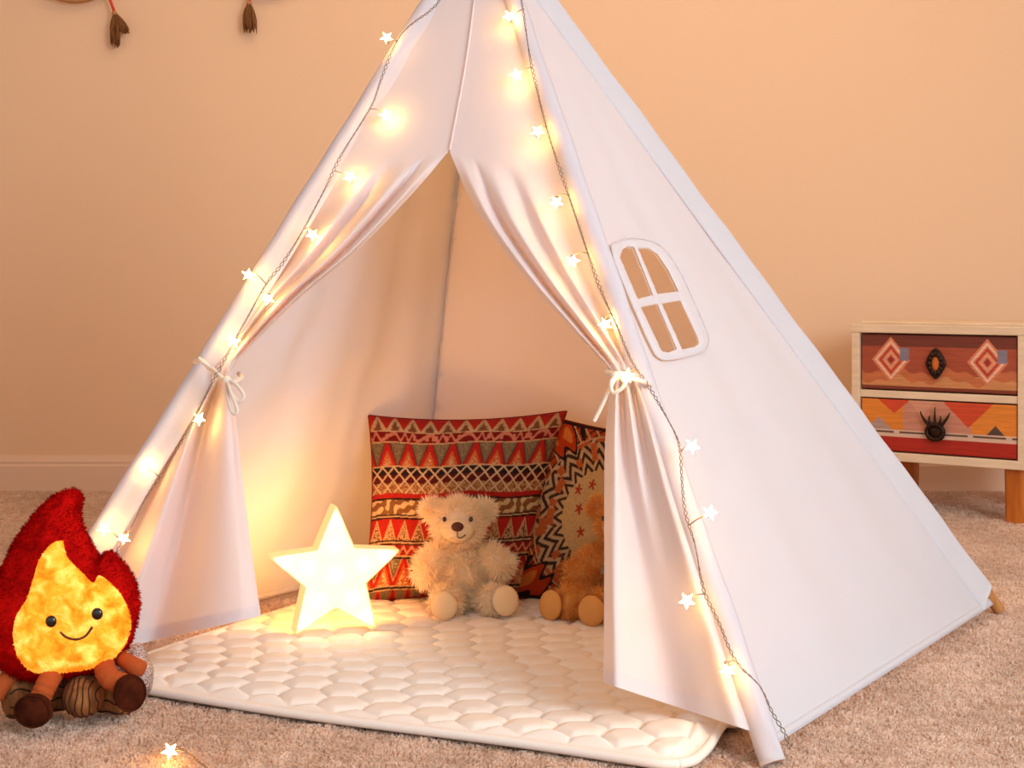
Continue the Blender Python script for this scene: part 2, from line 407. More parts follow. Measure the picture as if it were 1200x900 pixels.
def sleeve(foot, pl, sgn, w=.055, r=.018, z0=.012, bulge=1, puck=.0, seed=0, n=130):
    """cloth channel stitched round a pole; flat seam allowance towards the panel"""
    d = (A-foot).normalized(); D = (pl.x*sgn); D = (D-d*D.dot(d)).normalized(); N = pl.n
    b0 = foot+d*(z0/d.z); L_ = (A-b0).length*.995; rows = []
    r_ = np.random.RandomState(seed); ph = r_.rand(4)*6.28
    for i in range(n):
        t = i/(n-1); c = b0+d*(L_*t); sc = 1-.35*t; ww = w*sc; rr = r*(1-.1*t)
        wob = .0016*math.sin(t*34+ph[0])+.0012*math.sin(t*71+ph[1])
        row = []
        for a in np.linspace(60, 300, 12):
            a = math.radians(a); row.append(c+D*(math.cos(a)*rr)+N*(math.sin(a)*rr+wob*.5))
        for k, (u, off) in enumerate(((.45, -.011), (.8, -.004), (1.0, -.001), (1.0, .002), (.75, .0045+wob), (.5, .007+wob), (.3, .012+wob))):
            row.append(c+D*(ww*u)+N*(off*bulge))
        rows += row
    m_ = 19
    F = [tuple(q) for q in grid_faces(n, m_, True)]+[tuple(range(m_)), tuple(range((n-1)*m_, n*m_))[::-1]]
    return mesh('pole_sleeve', rows, F, M['cotton'], tent)
sleeve(foot_rr, side, -1, w=.075, r=.017, z0=.045, seed=2)
sleeve(foot_fr, side, 1, w=.034, r=.019, z0=-.002, seed=3)
sleeve(foot_fl, front, 1, w=.045, r=.019, z0=.004, seed=4)
sleeve(foot_bl+out_bl, left, 1, w=.02, r=.014, z0=.01, seed=5)

inn = Vector((ctr.x-foot_bl.x, ctr.y-foot_bl.y, 0)).normalized()*.003
mesh('corner_seam', *tube([foot_bl+(A-foot_bl)*t+inn for t in np.linspace(.02, .99, 40)], .002, 8), M['cotton'], tent)
# ------------------------------------------------------------------ door flaps
Nf = front.n
def PFR(y): return 568+338*(y+100)/993.0
def PFL(y): return 568-553*(y+100)/890.0
def flap(name, rows, dfun, nu=150, nv=230):
    """rows: (inner px, inner py, outer px, outer py) from the crossing down to the hem"""
    n1 = int(nv*3/(len(rows)-1)); R_ = np.vstack([catmull(rows[:4], n1), catmull(rows[3:], nv-n1+1)[1:]]); u = np.linspace(0, 1, nu); V = []
    vt = np.concatenate([np.linspace(0, 3, n1), np.linspace(3, len(rows)-1, nv-n1+1)[1:]])
    for k in range(nv):
        X = R_[k, 0]+(R_[k, 2]-R_[k, 0])*u; Y_ = R_[k, 1]+(R_[k, 3]-R_[k, 1])*u
        off, du, dy = dfun(u, vt[k])
        X = X+du*(R_[k, 2]-R_[k, 0]); Y_ = Y_+dy
        V += [front.px(x, y, o) for x, y, o in zip(X, Y_, off)]
    V = np.array([tuple(v) for v in V])
    return mesh(name, V, grid_faces(nv, nu), M['cotton_flap'], tent), V.reshape(nv, nu, 3)
def ss(a, b_, x): t = np.clip((x-a)/(b_-a), 0, 1); return t*t*(3-2*t)
rowsR = [(566, -96, 570, -96), (556, 0, PFR(0), 0), (545, 80, PFR(95), 95), (527, 178, PFR(200), 200), (560, 250, PFR(275), 275), (615, 325, PFR(335), 335),
         (672, 388, PFR(388), 388), (712, 431, 750, 432), (716, 446, 752, 447), (713, 475, PFR(475), 475), (709, 520, PFR(520), 520), (708, 590, PFR(585), 590), (708, 690, PFR(700), 700), (707, 800, PFR(862), 862)]
def foldR(u, v):
    pre = ss(3.0, 4.2, v)*(1-ss(6.2, 7.2, v)); low = ss(7.6, 8.6, v); bot = ss(9.5, 13, v)
    g = lambda c, w: np.exp(-((u-c)/w)**2)
    up = pre*(.017*g(.08, .07)-.016*g(.19, .028)+.022*g(.30, .08)-.012*g(.46, .06)+.012*g(.57, .06)-.02*g(.80, .13))
    up += ss(1.5, 3, v)*(1-ss(6, 7, v))*(-.012*g(.75, .2))
    tie = np.exp(-((v-7.5)/.7)**2)*(.014*np.sin(u*PI)+.004*np.cos(u*2*PI*4))
    cols = low*(1-bot)*(.015*np.cos((u-.17)*2*PI*3.1)+.010)
    cols += low*bot*(.030*g(.08, .11)-.045*g(.44, .19)+.014*g(.84, .08))
    off = up+tie+cols+.004
    off = off*(1-.85*ss(.93, 1, u))-ss(.0, 1, 1-u*12)*.012*ss(3, 4, v)
    return off, 0*u, 0*u
flapR, FR_ = flap('door_flap', rowsR, foldR)
rowsL = [(570, -96, 566, -96), (556, 0, PFL(0), 0), (545, 80, PFL(95), 95), (525, 178, PFL(195), 195), (484, 226, PFL(262), 262), (420, 292, PFL(315), 315),
         (350, 350, PFL(360), 360), (282, 418, 258, 415), (272, 440, 244, 436), (272, 460, PFL(460)+8, 462), (277, 500, PFL(500), 502), (284, 560, PFL(560), 560), (294, 640, PFL(650), 655), (306, 722, PFL(772), 786)]
def foldL(u, v):
    pre = ss(3.0, 4.2, v)*(1-ss(6.3, 7.3, v)); low = ss(8.0, 9.2, v); bot = ss(9.5, 13, v)
    g = lambda c, w: np.exp(-((u-c)/w)**2)
    up = pre*(.016*g(.08, .07)-.016*g(.18, .026)+.024*g(.29, .08)-.022*g(.46, .07)+.008*g(.60, .08)-.022*g(.82, .13))
    tie = np.exp(-((v-7.7)/.7)**2)*(.014*np.sin(u*PI)+.004*np.cos(u*2*PI*4))
    cols = low*(.022*g(.15, .16)-.055*g(.45, .10)+.014*g(.63, .05)-.045*g(.82, .09))
    off = up+tie+cols+.004
    off = off*(1-.85*ss(.93, 1, u))-ss(.0, 1, 1-u*12)*.010*ss(3, 4, v)
    return off, 0*u, 0*u
flapL, FL_ = flap('door_flap', rowsL, foldL)
# hem bands, centre seam
for V_ in (FR_, FL_):
    b0 = V_[-5:, 1:-6] + np.array(Nf)*.0016; n = b0.shape[1]
    a = b0.reshape(-1, 3); F = [tuple(q) for q in grid_faces(5, n)]
    mesh('hem', a, F, M['cotton'], flapR if V_ is FR_ else flapL).parent = tent
cs = [front.px(x, y, .006) for x, y in catmull([(568, -96), (556, 0), (545, 80), (527, 176)], 60)]
mesh('centre_seam', *tube(cs, .0022, 8), M['cotton'], tent)
# tie bands and bows
def ppx(x, y, off): return front.px(x, y, off*1.3)
def tie(pts_band, loops, tails):
    parts = [tube(catmull([tuple(ppx(*p)) for p in pts_band], 50), .0042, 8)]
    mesh('tie_band', *join(parts), M['cord'], tent)
    q = [tube(catmull([tuple(ppx(*p)) for p in l], 40), .0032, 8) for l in loops]+[tube(catmull([tuple(ppx(*p)) for p in l], 30), .0032, 8) for l in tails]
    q.append(ellipsoid(ppx(*loops[0][0]), (.009, .009, .008), 14, 8))
    mesh('tie_bow', *join(q), M['cord'], tent)
tie([(228, 424, .018), (236, 422, .034), (248, 434, .036), (262, 444, .036), (274, 448, .034), (284, 443, .012), (280, 438, -.02)],
    [[(266, 446, .04), (276, 450, .045), (286, 464, .045), (280, 471, .045), (272, 462, .045), (266, 446, .04)],
     [(266, 446, .04), (270, 458, .05), (278, 480, .05), (274, 485, .05), (268, 472, .05), (265, 447, .04)]],
    [[(262, 445, .04), (252, 434, .042), (240, 427, .042), (233, 420, .04)]])
tie([(762, 452, .01), (756, 448, .03), (744, 444, .034), (730, 441, .036), (718, 438, .032), (711, 436, .01), (714, 433, -.02)],
    [[(722, 441, .04), (716, 448, .05), (718, 460, .05), (728, 456, .05), (733, 447, .045), (724, 441, .04)]],
    [[(722, 441, .04), (714, 456, .045), (706, 474, .04), (696, 494, .036)]])

# ------------------------------------------------------------------ string lights
def star_mesh(R_, r_, t, n=5):
    V = [(0, 0, t), (0, 0, -t)]
    for k in range(2*n):
        a = PI/2+k*PI/n; q = R_ if k % 2 == 0 else r_; V.append((q*math.cos(a), q*math.sin(a), 0))
    F = []
    for k in range(2*n): i, j = 2+k, 2+(k+1) % (2*n); F += [(0, i, j), (1, j, i)]
    return V, F
bulb_me = sock_me = None
def bulb(parent, pos, frm, seed):
    """star cap at pos, socket reaching back towards the cable point frm"""
    global bulb_me, sock_me
    r_ = random.Random(seed)
    if bulb_me is None:
        o = mesh('star_bulb', *star_mesh(.0125, .0055, .0048), M['bulb'], parent, smooth=False, local=True); bulb_me = o.data
        s = mesh('bulb_socket', *tube([(0, 0, -.020), (0, 0, -.019), (0, 0, -.006), (0, 0, -.003)], [.002, .0034, .0034, .002], 10), M['socket'], o, local=True); sock_me = s.data
    else:
        o = bpy.data.objects.new('star_bulb', bulb_me); col.objects.link(o); o.parent = parent
        s = bpy.data.objects.new('bulb_socket', sock_me); col.objects.link(s); s.parent = o
    org = root_of(parent).location; d = (pos-frm)
    # keep the star facing the room while its stem points back to the cable
    z = Vector((d.x*.3, -1, d.z*.3)).normalized(); z = (Matrix.Rotation(r_.uniform(-.5, .5), 3, 'X') @ z)
    q = z.to_track_quat('Z', 'Y'); o.rotation_euler = (q @ Matrix.Rotation(r_.uniform(0, 1.2), 3, 'Z').to_quaternion()).to_euler(); o.location = pos-org
    return pos-z*.018
def twisted(path, rad=.0008, sep=.0015, pitch=.022):
    P = catmull([tuple(p) for p in path], 60); seg = np.linalg.norm(np.diff(P, axis=0), axis=1); s = np.concatenate([[0], np.cumsum(seg)])
    n = max(60, int(s[-1]/.0028)); t = np.linspace(0, s[-1], n)
    P = np.stack([np.interp(t, s, P[:, k]) for k in range(3)], 1)
    T = np.gradient(P, axis=0); T /= np.linalg.norm(T, axis=1)[:, None]
    u = np.cross(T, (0, 1, .01)); u /= np.linalg.norm(u, axis=1)[:, None]; w = np.cross(T, u); out_ = []
    for ph in (0, PI):
        a = t/pitch*2*PI+ph; S = sep*(1+.5*np.sin(t*31)+.4*np.sin(t*57+1))
        out_.append(tube(P+u*(np.cos(a)*S)[:, None]+w*(np.sin(a)*S)[:, None], rad, 5))
    return out_, P
def strand(label, cable, bulbs, where):
    p0 = where(*cable[0]); root = thing('string_lights', label, 'string lights', (p0.x, p0.y, p0.z), group='star string lights')
    tb, P = twisted([where(*c) for c in cable]); 
    for k, b_ in enumerate(bulbs):
        pos = where(*b_); frm = Vector(P[np.argmin(np.linalg.norm(P-np.array(pos), axis=1))])
        e = bulb(root, pos, frm, 100+k)
        mid = (frm+e)/2+Vector((0, -.004, .004)); tb.append(tube(catmull([tuple(frm), tuple(mid), tuple(e)], 10), .0011, 5))
    mesh('cable', *join(tb), M['wire'], root)
    return root
# (px, py, distance in front of the door plane)
strand('star string lights along the right front pole of the teepee',
       [(604, -40, .03), (612, 5, .03), (622, 72, .03), (640, 148, .03), (655, 195, .03), (666, 228, .03), (690, 300, .032), (706, 345, .034), (722, 380, .034), (741, 425, .034), (760, 452, .03), (780, 487, .034), (796, 520, .034), (799, 560, .034), (803, 600, .036), (815, 640, .036), (824, 690, .036), (842, 728, .034), (862, 775, .034), (890, 803, .03), (905, 835, .03), (921, 862, .028), (925, 878, .022)],
       [(597, 19, .024), (605, 88, .026), (630, 154, .026), (652, 237, .026), (671, 306, .028), (709, 380, .016), (735, 440, .048), (811, 523, .045), (832, 601, .05), (805, 704, .045), (853, 786, .04)], ppx)
strand('star string lights along the left front pole of the teepee',
       [(535, -40, .03), (512, 5, .026), (480, 30, .03), (463, 52, .03), (446, 95, .03), (434, 127, .03), (402, 178, .03), (384, 215, .034), (354, 272, .034), (330, 310, .034), (311, 334, .034), (290, 372, .036), (272, 404, .04), (254, 438, .042), (238, 470, .036), (221, 503, .03), (190, 555, .03), (170, 585, .03), (150, 625, .03), (132, 655, .03), (116, 690, .03)],
       [(453, 44, .03), (452, 135, .022), (410, 207, .022), (366, 275, .024), (291, 322, .034), (314, 350, .018), (274, 400, .018), (233, 491, .026), (171, 547, .020), (122, 620, .028), (145, 631, .034)], ppx)
def on_floor(x, y, z): return fl(x, y, z)
strand('loose end of star string lights lying on the carpet in front of the quilted mat',
       [(186, 880, .008), (206, 874, .008), (222, 884, .006), (240, 897, .006), (262, 915, .006), (330, 935, .006)], [(199, 880, .014)], on_floor)
strand('thin loose string light end on the carpet at the right front foot of the teepee',
       [(852, 925, .006), (864, 898, .006), (878, 884, .006), (893, 871, .006), (903, 858, .006)], [(850, 930, .01)], on_floor)

# ------------------------------------------------------------------ quilted mat
c_fr = fl(802, 897, .01); e1 = Vector((fl(165, 806, .01)-c_fr)); e1.z = 0; e1.normalize(); e2 = Vector((-e1.y, e1.x, 0)); 
if e2.y < 0: e2 = -e2
MW, MD = 1.10, 1.13
mat_o = thing('quilted_mat', 'cream quilted play mat with scalloped stitching on the teepee floor', 'play mat', (c_fr.x, c_fr.y, 0))
def mat_height(x, y):
    # staggered oval tufts
    a, b_ = .078, .062
    j0 = np.floor(y/b_); best = np.full(x.shape, 9.0); sec = np.full(x.shape, 9.0)
    jx = .008*np.sin(y*17+x*5); jy = .006*np.sin(x*23+y*7)
    for dj in (-1, 0, 1, 2):
        j = j0+dj; cx0 = (j % 2)*.5*a
        for di in (-1, 0, 1, 2):
            i = np.floor((x-cx0)/a)+di; cx = i*a+cx0; cy = j*b_
            d = np.sqrt(((x+jx-cx)/a)**2+((y+jy-cy)/(a*.94))**2)
            sec = np.where(d < best, best, np.minimum(sec, d)); best = np.minimum(best, d)
    g = np.clip((sec-best)/.55, 0, 1)
    return .012*np.sqrt(1-(1-g)**2)
nx, ny = 330, 360
gx, gy = np.meshgrid(np.linspace(0, MW, nx), np.linspace(0, MD, ny))
hh = mat_height(gx, gy)+.0035*np.sin(gx*9+gy*4)*np.sin(gy*7+1)
rad = .05; ex = np.minimum(gx, MW-gx); ey = np.minimum(gy, MD-gy)
eb = np.minimum(ex, ey); k = np.clip(eb/.016, 0, 1); hh = hh*ss(.010, .03, eb)+.006
cd = np.where((ex < rad) & (ey < rad), 1, 0)   # round the corners
px_ = gx.copy(); py_ = gy.copy()
ax_, ay_ = (rad-ex)/rad, (rad-ey)/rad; mxr = np.maximum(np.maximum(ax_, ay_), 1e-6); rr_ = np.sqrt(ax_**2+ay_**2)+1e-9
fx = np.where(cd == 1, rad*(ax_*mxr/rr_), rad-ex); fy = np.where(cd == 1, rad*(ay_*mxr/rr_), rad-ey)
px_ = np.where(cd == 1, np.where(gx < MW/2, rad-fx, MW-rad+fx), gx); py_ = np.where(cd == 1, np.where(gy < MD/2, rad-fy, MD-rad+fy), gy)
wob = .007*np.sin(px_*7.3)*np.clip(1-ey/.2, 0, 1)
lift = .022*np.exp(-(((px_-.02)/.05)**2+((py_-.17)/.05)**2))
def mat_pt(x, y, z): return np.array(c_fr)*np.array([1, 1, 0])+x[..., None]*np.array(e1)+y[..., None]*np.array(e2)+z[..., None]*np.array([0, 0, 1.0])
top = mat_pt(px_, py_+wob, hh+lift+.004).reshape(-1, 3); bot = mat_pt(px_, py_+wob, np.zeros_like(gx)+lift).reshape(-1, 3)
Ft = [tuple(q) for q in grid_faces(ny, nx)]; nb = nx*ny
ring = [i for i in range(nx)]+[r_*nx+nx-1 for r_ in range(1, ny)]+[(ny-1)*nx+i for i in range(nx-2, -1, -1)]+[r_*nx for r_ in range(ny-2, 0, -1)]
Fb = [tuple(nb+i for i in reversed(f)) for f in Ft]+[(ring[(i+1) % len(ring)], ring[i], nb+ring[i], nb+ring[(i+1) % len(ring)]) for i in range(len(ring))]
mesh('quilted_top', np.vstack([top, bot]), Ft+Fb, M['mat'], mat_o)
rp = np.array([(top[i]+bot[i])/2+np.array([0, 0, .001]) for i in ring+ring[:1]])[::3]
mesh('binding', *tube(np.vstack([rp, rp[:1]]), .0075, 8), M['mat'], mat_o)

# ------------------------------------------------------------------ carpet pile
N_ = 520000
Yc = 2.0+(WY-.03-2.0)*RS.rand(N_)**1.35; Xc = (RS.rand(N_)*2-1)*(Yc*.40+.05)
q = np.stack([Xc-c_fr.x, Yc-c_fr.y], 1); mu = q@np.array([e1.x, e1.y]); mv = q@np.array([e2.x, e2.y])
keep = ~((mu > .02) & (mu < MW-.02) & (mv > .02) & (mv < MD-.02)); Xc, Yc = Xc[keep], Yc[keep]; n = len(Xc)
P2 = np.stack([Xc, Yc], 1); cl = wav(P2, 9, 1); cl2 = wav(P2, 26, 2); cl3 = wav(P2, 3, 5)
lx = wav(P2, 22, 3)*.8+RS.normal(size=n)*.5; ly = wav(P2, 22, 4)*.8+RS.normal(size=n)*.5
hgt = .0088*(.85+.2*RS.rand(n)+.18*cl+.12*cl2); wd = (.0015+.0005*RS.rand(n))*(.55+.24*Yc)
a0 = RS.rand(n)*PI; sx, sy = np.cos(a0)*wd, np.sin(a0)*wd
b0 = np.stack([Xc, Yc, np.full(n, -.012)], 1); s3 = np.stack([sx, sy, 0*sx], 1)
tip = b0+np.stack([lx*.0035, ly*.0035, hgt], 1); mid = b0+np.stack([lx*.003, ly*.003, hgt*.75], 1)
SV = np.stack([b0-s3*.8, b0+s3*.8, tip+s3*.8, tip-s3*.8], 1).reshape(-1, 3)
k0 = np.arange(n)[:, None]*4; FF = k0+np.array([0, 1, 2, 3])
tone = np.clip(.55+.2*cl2+.22*cl+.22*cl3+.07*RS.normal(size=n), 0, 1)[:, None]
cc = lin((212, 186, 166))*(1-tone)+lin((244, 224, 208))*tone
tag(mesh('carpet_pile', SV, FF, M['carpet'], colors=np.repeat(cc, 4, 0)), 'soft beige shaggy carpet pile covering the whole floor', 'carpet', kind='stuff')

# ------------------------------------------------------------------ patterned pillows
ZM = .018
def tri(x): return 1-2*np.abs((x % 1)-.5)            # 0..1 triangle wave, peak at .5
def hsh(a, b_): return (np.sin(a*12.9898+b_*78.233)*43758.5453) % 1
RED, DRED, CREAM, GRN, ORG, BLK, BRN = (172, 38, 30), (116, 20, 20), (196, 158, 116), (116, 96, 72), (188, 96, 50), (42, 28, 28), (120, 70, 44)
def paint(shape): return np.zeros(shape+(3,))
def kilim(u, v):
    """u across, v down, both 0..1"""
    C = paint(u.shape); C[:] = RED
    def setm(m_, c): C[m_] = c
    speck = hsh(np.floor(u*150), np.floor(v*150)) > .55
    def band(a, b_): return (v >= a) & (v < b_), (v-a)/(b_-a)
    w = .006*np.sin(u*14)
    v = v+w
    m_, t = band(0, .085); T = tri(u*11); setm(m_ & (T > 1-t*1.05), CREAM); setm(m_ & (T > 1.12-t*.92) & ((T+t) % .3 > .09) & speck, GRN); setm(m_ & (T > 1.35-t*.85), BRN)
    m_, t = band(.085, .155); setm(m_, DRED); scr = (np.abs(np.sin(u*95+np.sin(u*31)*2)*.28+.5-t) < .16) | (hsh(np.floor(u*60), 1) > .8) & (np.abs(t-.5) < .2); setm(m_ & scr, (196, 120, 96)); setm(m_ & ((t < .09) | (t > .9)), CREAM)
    m_, t = band(.155, .29); T = tri(u*8.5+.2); setm(m_ & (T > .25+t*.75), GRN); setm(m_ & (T > .45+t*.75) & speck, (140, 120, 90)); setm(m_ & (np.abs(T-(.22+t*.75)) < .035), BLK); lo = T < (t-.30)*.95
    setm(m_ & lo, ORG); setm(m_ & (T < (t-.5)*.95) & speck, CREAM); setm(m_ & (t > .94), CREAM)
    m_, t = band(.29, .43); a = (u*15+t*1.9) % 1; b_ = (u*15-t*1.9) % 1; row = np.floor(t*1.9*1)
    setm(m_, (86, 26, 24)); setm(m_ & (t < .3), (40, 30, 34)); setm(m_ & (t > .62), (138, 84, 50)); ln = (np.minimum(a, 1-a) < .09) | (np.minimum(b_, 1-b_) < .09); setm(m_ & (t > .62) & speck, (176, 136, 92)); setm(m_ & ln, (206, 172, 134))
    m_, t = band(.43, .465); setm(m_, RED); setm(m_ & (t > .7), BLK)
    m_, t = band(.465, .54); setm(m_, (132, 88, 52)); scr = (np.sin(u*130)+np.sin(u*57+t*7)+np.sin(t*9+u*23)) > .3; setm(m_ & scr, (208, 180, 132))
    m_, t = band(.54, .565); setm(m_, BLK); setm(m_ & (t > .3) & (t < .6), CREAM)
    m_, t = band(.565, .675); T = tri(u*11.5); ins = T > 1-t*.95; setm(m_ & ins, CREAM); setm(m_ & (T > 1.15-t*.9) & speck, BRN)
    m_, t = band(.675, .70); setm(m_, BLK); setm(m_ & (t > .35) & (t < .7), CREAM)
    m_, t = band(.70, .755); setm(m_, (150, 34, 26)); setm(m_ & (np.abs(np.sin(u*80+np.sin(u*27)*2)*.28+.5-t) < .18), (206, 140, 110))
    m_, t = band(.755, .775); setm(m_, CREAM); setm(m_ & (t > .5), BLK)
    m_, t = band(.775, .92); T = tri(u*8.5); setm(m_ & (T > .3+t*.9), GRN); setm(m_ & (T > .5+t*.9) & speck, (160, 150, 116)); setm(m_ & (np.abs(T-(.26+t*.9)) < .05), CREAM); setm(m_ & (T < (t-.18)*.95), ORG); setm(m_ & (T < (t-.38)*.95) & speck, (222, 190, 130))
    m_, t = band(.92, .945); setm(m_, CREAM); setm(m_ & (t > .3) & (t < .75), BLK)
    m_, t = band(.945, 1.1); T = tri(u*11); setm(m_ & (T > .2+t), GRN); setm(m_ & (T < t*.8), (120, 24, 20))
    return C
def medallion(u, v):
    C = paint(u.shape); C[:] = (206, 168, 112)
    x, y = (u-.52), (v-.5); r_ = np.hypot(x, y*1.05); a = np.arctan2(y, x)
    def setm(m_, c): C[m_] = c
    zz = tri(a/(2*PI)*22)*.075
    ringm = (r_ > .27+zz*.6)
    setm(ringm, CREAM); 
    s = (r_-zz) 
    setm((r_ > .27) & (np.abs((s*14) % 1-.5) < .24) & (r_ < .47), (66, 46, 36))
    setm((r_ > .33) & (hsh(np.floor(a*9), np.floor(r_*18)) > .72) & (r_ < .47), ORG)
    out_ = r_ > .48; setm(out_, (176, 70, 34)); setm(out_ & (np.abs(((x+y)*16) % 1-.5) < .12), (44, 30, 28)); setm(out_ & (np.abs(((x-y)*11) % 1-.5) < .1), CREAM)
    cor = np.hypot((np.abs(x)-.40)*.8, np.abs(y)-.40)+.03*np.sin(a*31); setm(cor < .085, (190, 62, 24)); setm((cor > .085) & (cor < .11), (40, 30, 26)); setm(cor < .035, (214, 120, 50))
    # leaves scattered in the cream centre
    for k, (lx_, ly_) in enumerate([(-.16, -.02), (-.10, -.16), (.02, -.2), (-.12, .1), (.0, .17), (-.02, -.02), (.12, -.1), (.14, .08), (-.19, -.12), (.06, .06)]):
        d = np.hypot((x-lx_)*1.2, y-ly_); an = np.arctan2(y-ly_, x-lx_); setm(d < .022+.012*np.cos(an*5+k), (168, 56, 36))
    e = np.minimum(np.minimum(u, 1-u), np.minimum(v, 1-v)); setm(e < .02, (52, 30, 26))
    return C
def pillow(name, label, TL, TR, BR, BL, pat, T, inset=.05, n=260, ear=None):
    u = np.linspace(0, 1, n); U, Vv = np.meshgrid(u, u)
    a, b_ = 2*U-1, 2*Vv-1
    # edges drawn in between pointed corners
    U2 = .5+(a*(1-inset*(1-b_**2)*np.abs(a)))/2; V2_ = .5+(b_*(1-inset*(1-a**2)*np.abs(b_)))/2
    TLn, TRn, BRn, BLn = [np.array(p) for p in (TL, TR, BR, BL)]
    P = ((1-V2_)*(1-U2))[..., None]*TLn+((1-V2_)*U2)[..., None]*TRn+(V2_*U2)[..., None]*BRn+(V2_*(1-U2))[..., None]*BLn
    N = np.cross(BLn-TLn, TRn-TLn); N /= np.linalg.norm(N)
    if N[1] > 0: N = -N
    h = T*(np.clip((1-a**2)*(1-b_**2), 0, 1))**.42*(1+.05*np.sin(a*9+b_*4)*(1-np.abs(a)))
    h += .004*wav(np.stack([a.ravel(), b_.ravel()], 1), 1.2, 9).reshape(a.shape)*(1-np.maximum(np.abs(a), np.abs(b_))**6)*1.2
    root = thing(name, label, 'pillow', tuple((BLn+BRn)/2))
    C = lin(pat(U, Vv))*.84
    mesh('front_cover', (P+h[..., None]*N).reshape(-1, 3), grid_faces(n, n), M['pillow'], root, colors=C.reshape(-1, 3))
    m_ = 60; idx = np.linspace(0, n-1, m_).astype(int); Pb = P[np.ix_(idx, idx)]; hb = h[np.ix_(idx, idx)]
    mesh('back_cover', (Pb-hb[..., None]*N*.8).reshape(-1, 3), grid_faces(m_, m_), M['pillow_back'], root)
    rg = np.vstack([P[0], P[:, -1], P[-1][::-1], P[:, 0][::-1]])[::4]
    mesh('edge_seam', *tube(np.vstack([rg, rg[:1]]), .0024, 6), M['pillow_edge'], root)
    return root
def zp(px, py, Y, z): return Vector(((px-600)/FPX*Y, Y, z))
Yb = 3.275
pillow('throw_pillow', 'large square throw pillow with red and cream zigzag kilim bands, behind the cream teddy bear',
       pt(432, 487, Yb+.075), pt(664, 482, Yb+.085), pt(618, 702, Yb+.03), pt(424, 710, Yb), kilim, .072, inset=.075)
pillow('throw_pillow', 'square throw pillow with cream medallion and black zigzags, behind the tan teddy bear',
       pt(650, 489, Yb+.10), pt(800, 512, Yb+.03), pt(782, 735, Yb-.07), pt(594, 699, Yb+.03), medallion, .050)

# ------------------------------------------------------------------ star lamp
P_star = pt(388, 667, 2.985); SR = .136
z_leg = ZM+.004
star = thing('star_lamp', 'glowing cream marquee star lamp standing on the quilted mat left of the teddy bear', 'lamp', (P_star.x, P_star.y, z_leg), math.radians(20))
def star_poly(R_, rin, tip=.012):
    pts = []
    for k in range(10):
        a = PI/2+k*PI/5; q = R_ if k % 2 == 0 else rin; c = np.array([q*math.cos(a), q*math.sin(a)])
        if k % 2 == 0:
            pa = np.array([rin*math.cos(a-PI/5), rin*math.sin(a-PI/5)]); pb = np.array([rin*math.cos(a+PI/5), rin*math.sin(a+PI/5)])
            d1 = (pa-c)/np.linalg.norm(pa-c); d2 = (pb-c)/np.linalg.norm(pb-c); p1, p2 = c+d1*tip, c+d2*tip
            for t in np.linspace(0, 1, 6): pts.append((1-t)**2*p1+2*t*(1-t)*c+t*t*p2)
        else: pts.append(c)
    return np.array(pts)
cz = SR*.81
sp = star_poly(SR, SR*.46); dp = .038
S3 = lambda p, off: (p[0], -off, p[1]+cz)
n = len(sp)
rows = [S3(p*s_, o_) for s_, o_ in ((.97, -.002), (1, .002), (1, dp), (.965, dp+.003), (.95, dp)) for p in sp]
F = [tuple(q) for q in grid_faces(5, n, True)]
V2, Fk = fill(sp*.97, (), .02); bk = (V2, Fk)
mesh('lamp_housing', rows, F, M['lamp_side'], star, smooth=False, local=True)
mesh('back_panel', [S3(p, -.002) for p in bk[0]], bk[1], M['added_back_glow'], star, smooth=False, local=True)  # added glowing sheet facing away from the camera, warms the tent interior
V2, Fk = fill(sp*.955, (), .012)
fo = mesh('light_panel', [S3(p, dp-.001) for p in V2], Fk, M['lamp_front'], star, local=True)
led0 = None
spots = [(0, 0)]
for k in range(5):
    a = PI/2+k*2*PI/5
    spots += [(.42*SR*math.cos(a), .42*SR*math.sin(a)), (.74*SR*math.cos(a), .74*SR*math.sin(a))]
for (x, y) in spots:
    if led0 is None: led0 = mesh('led_bulb', *ellipsoid((0, 0, 0), (.0075, .007, .0075), 14, 8), M['led'], star, local=True); o = led0
    else: o = led0.copy(); col.objects.link(o); o.parent = star
    o.location = (x, -dp-.001, y+cz)

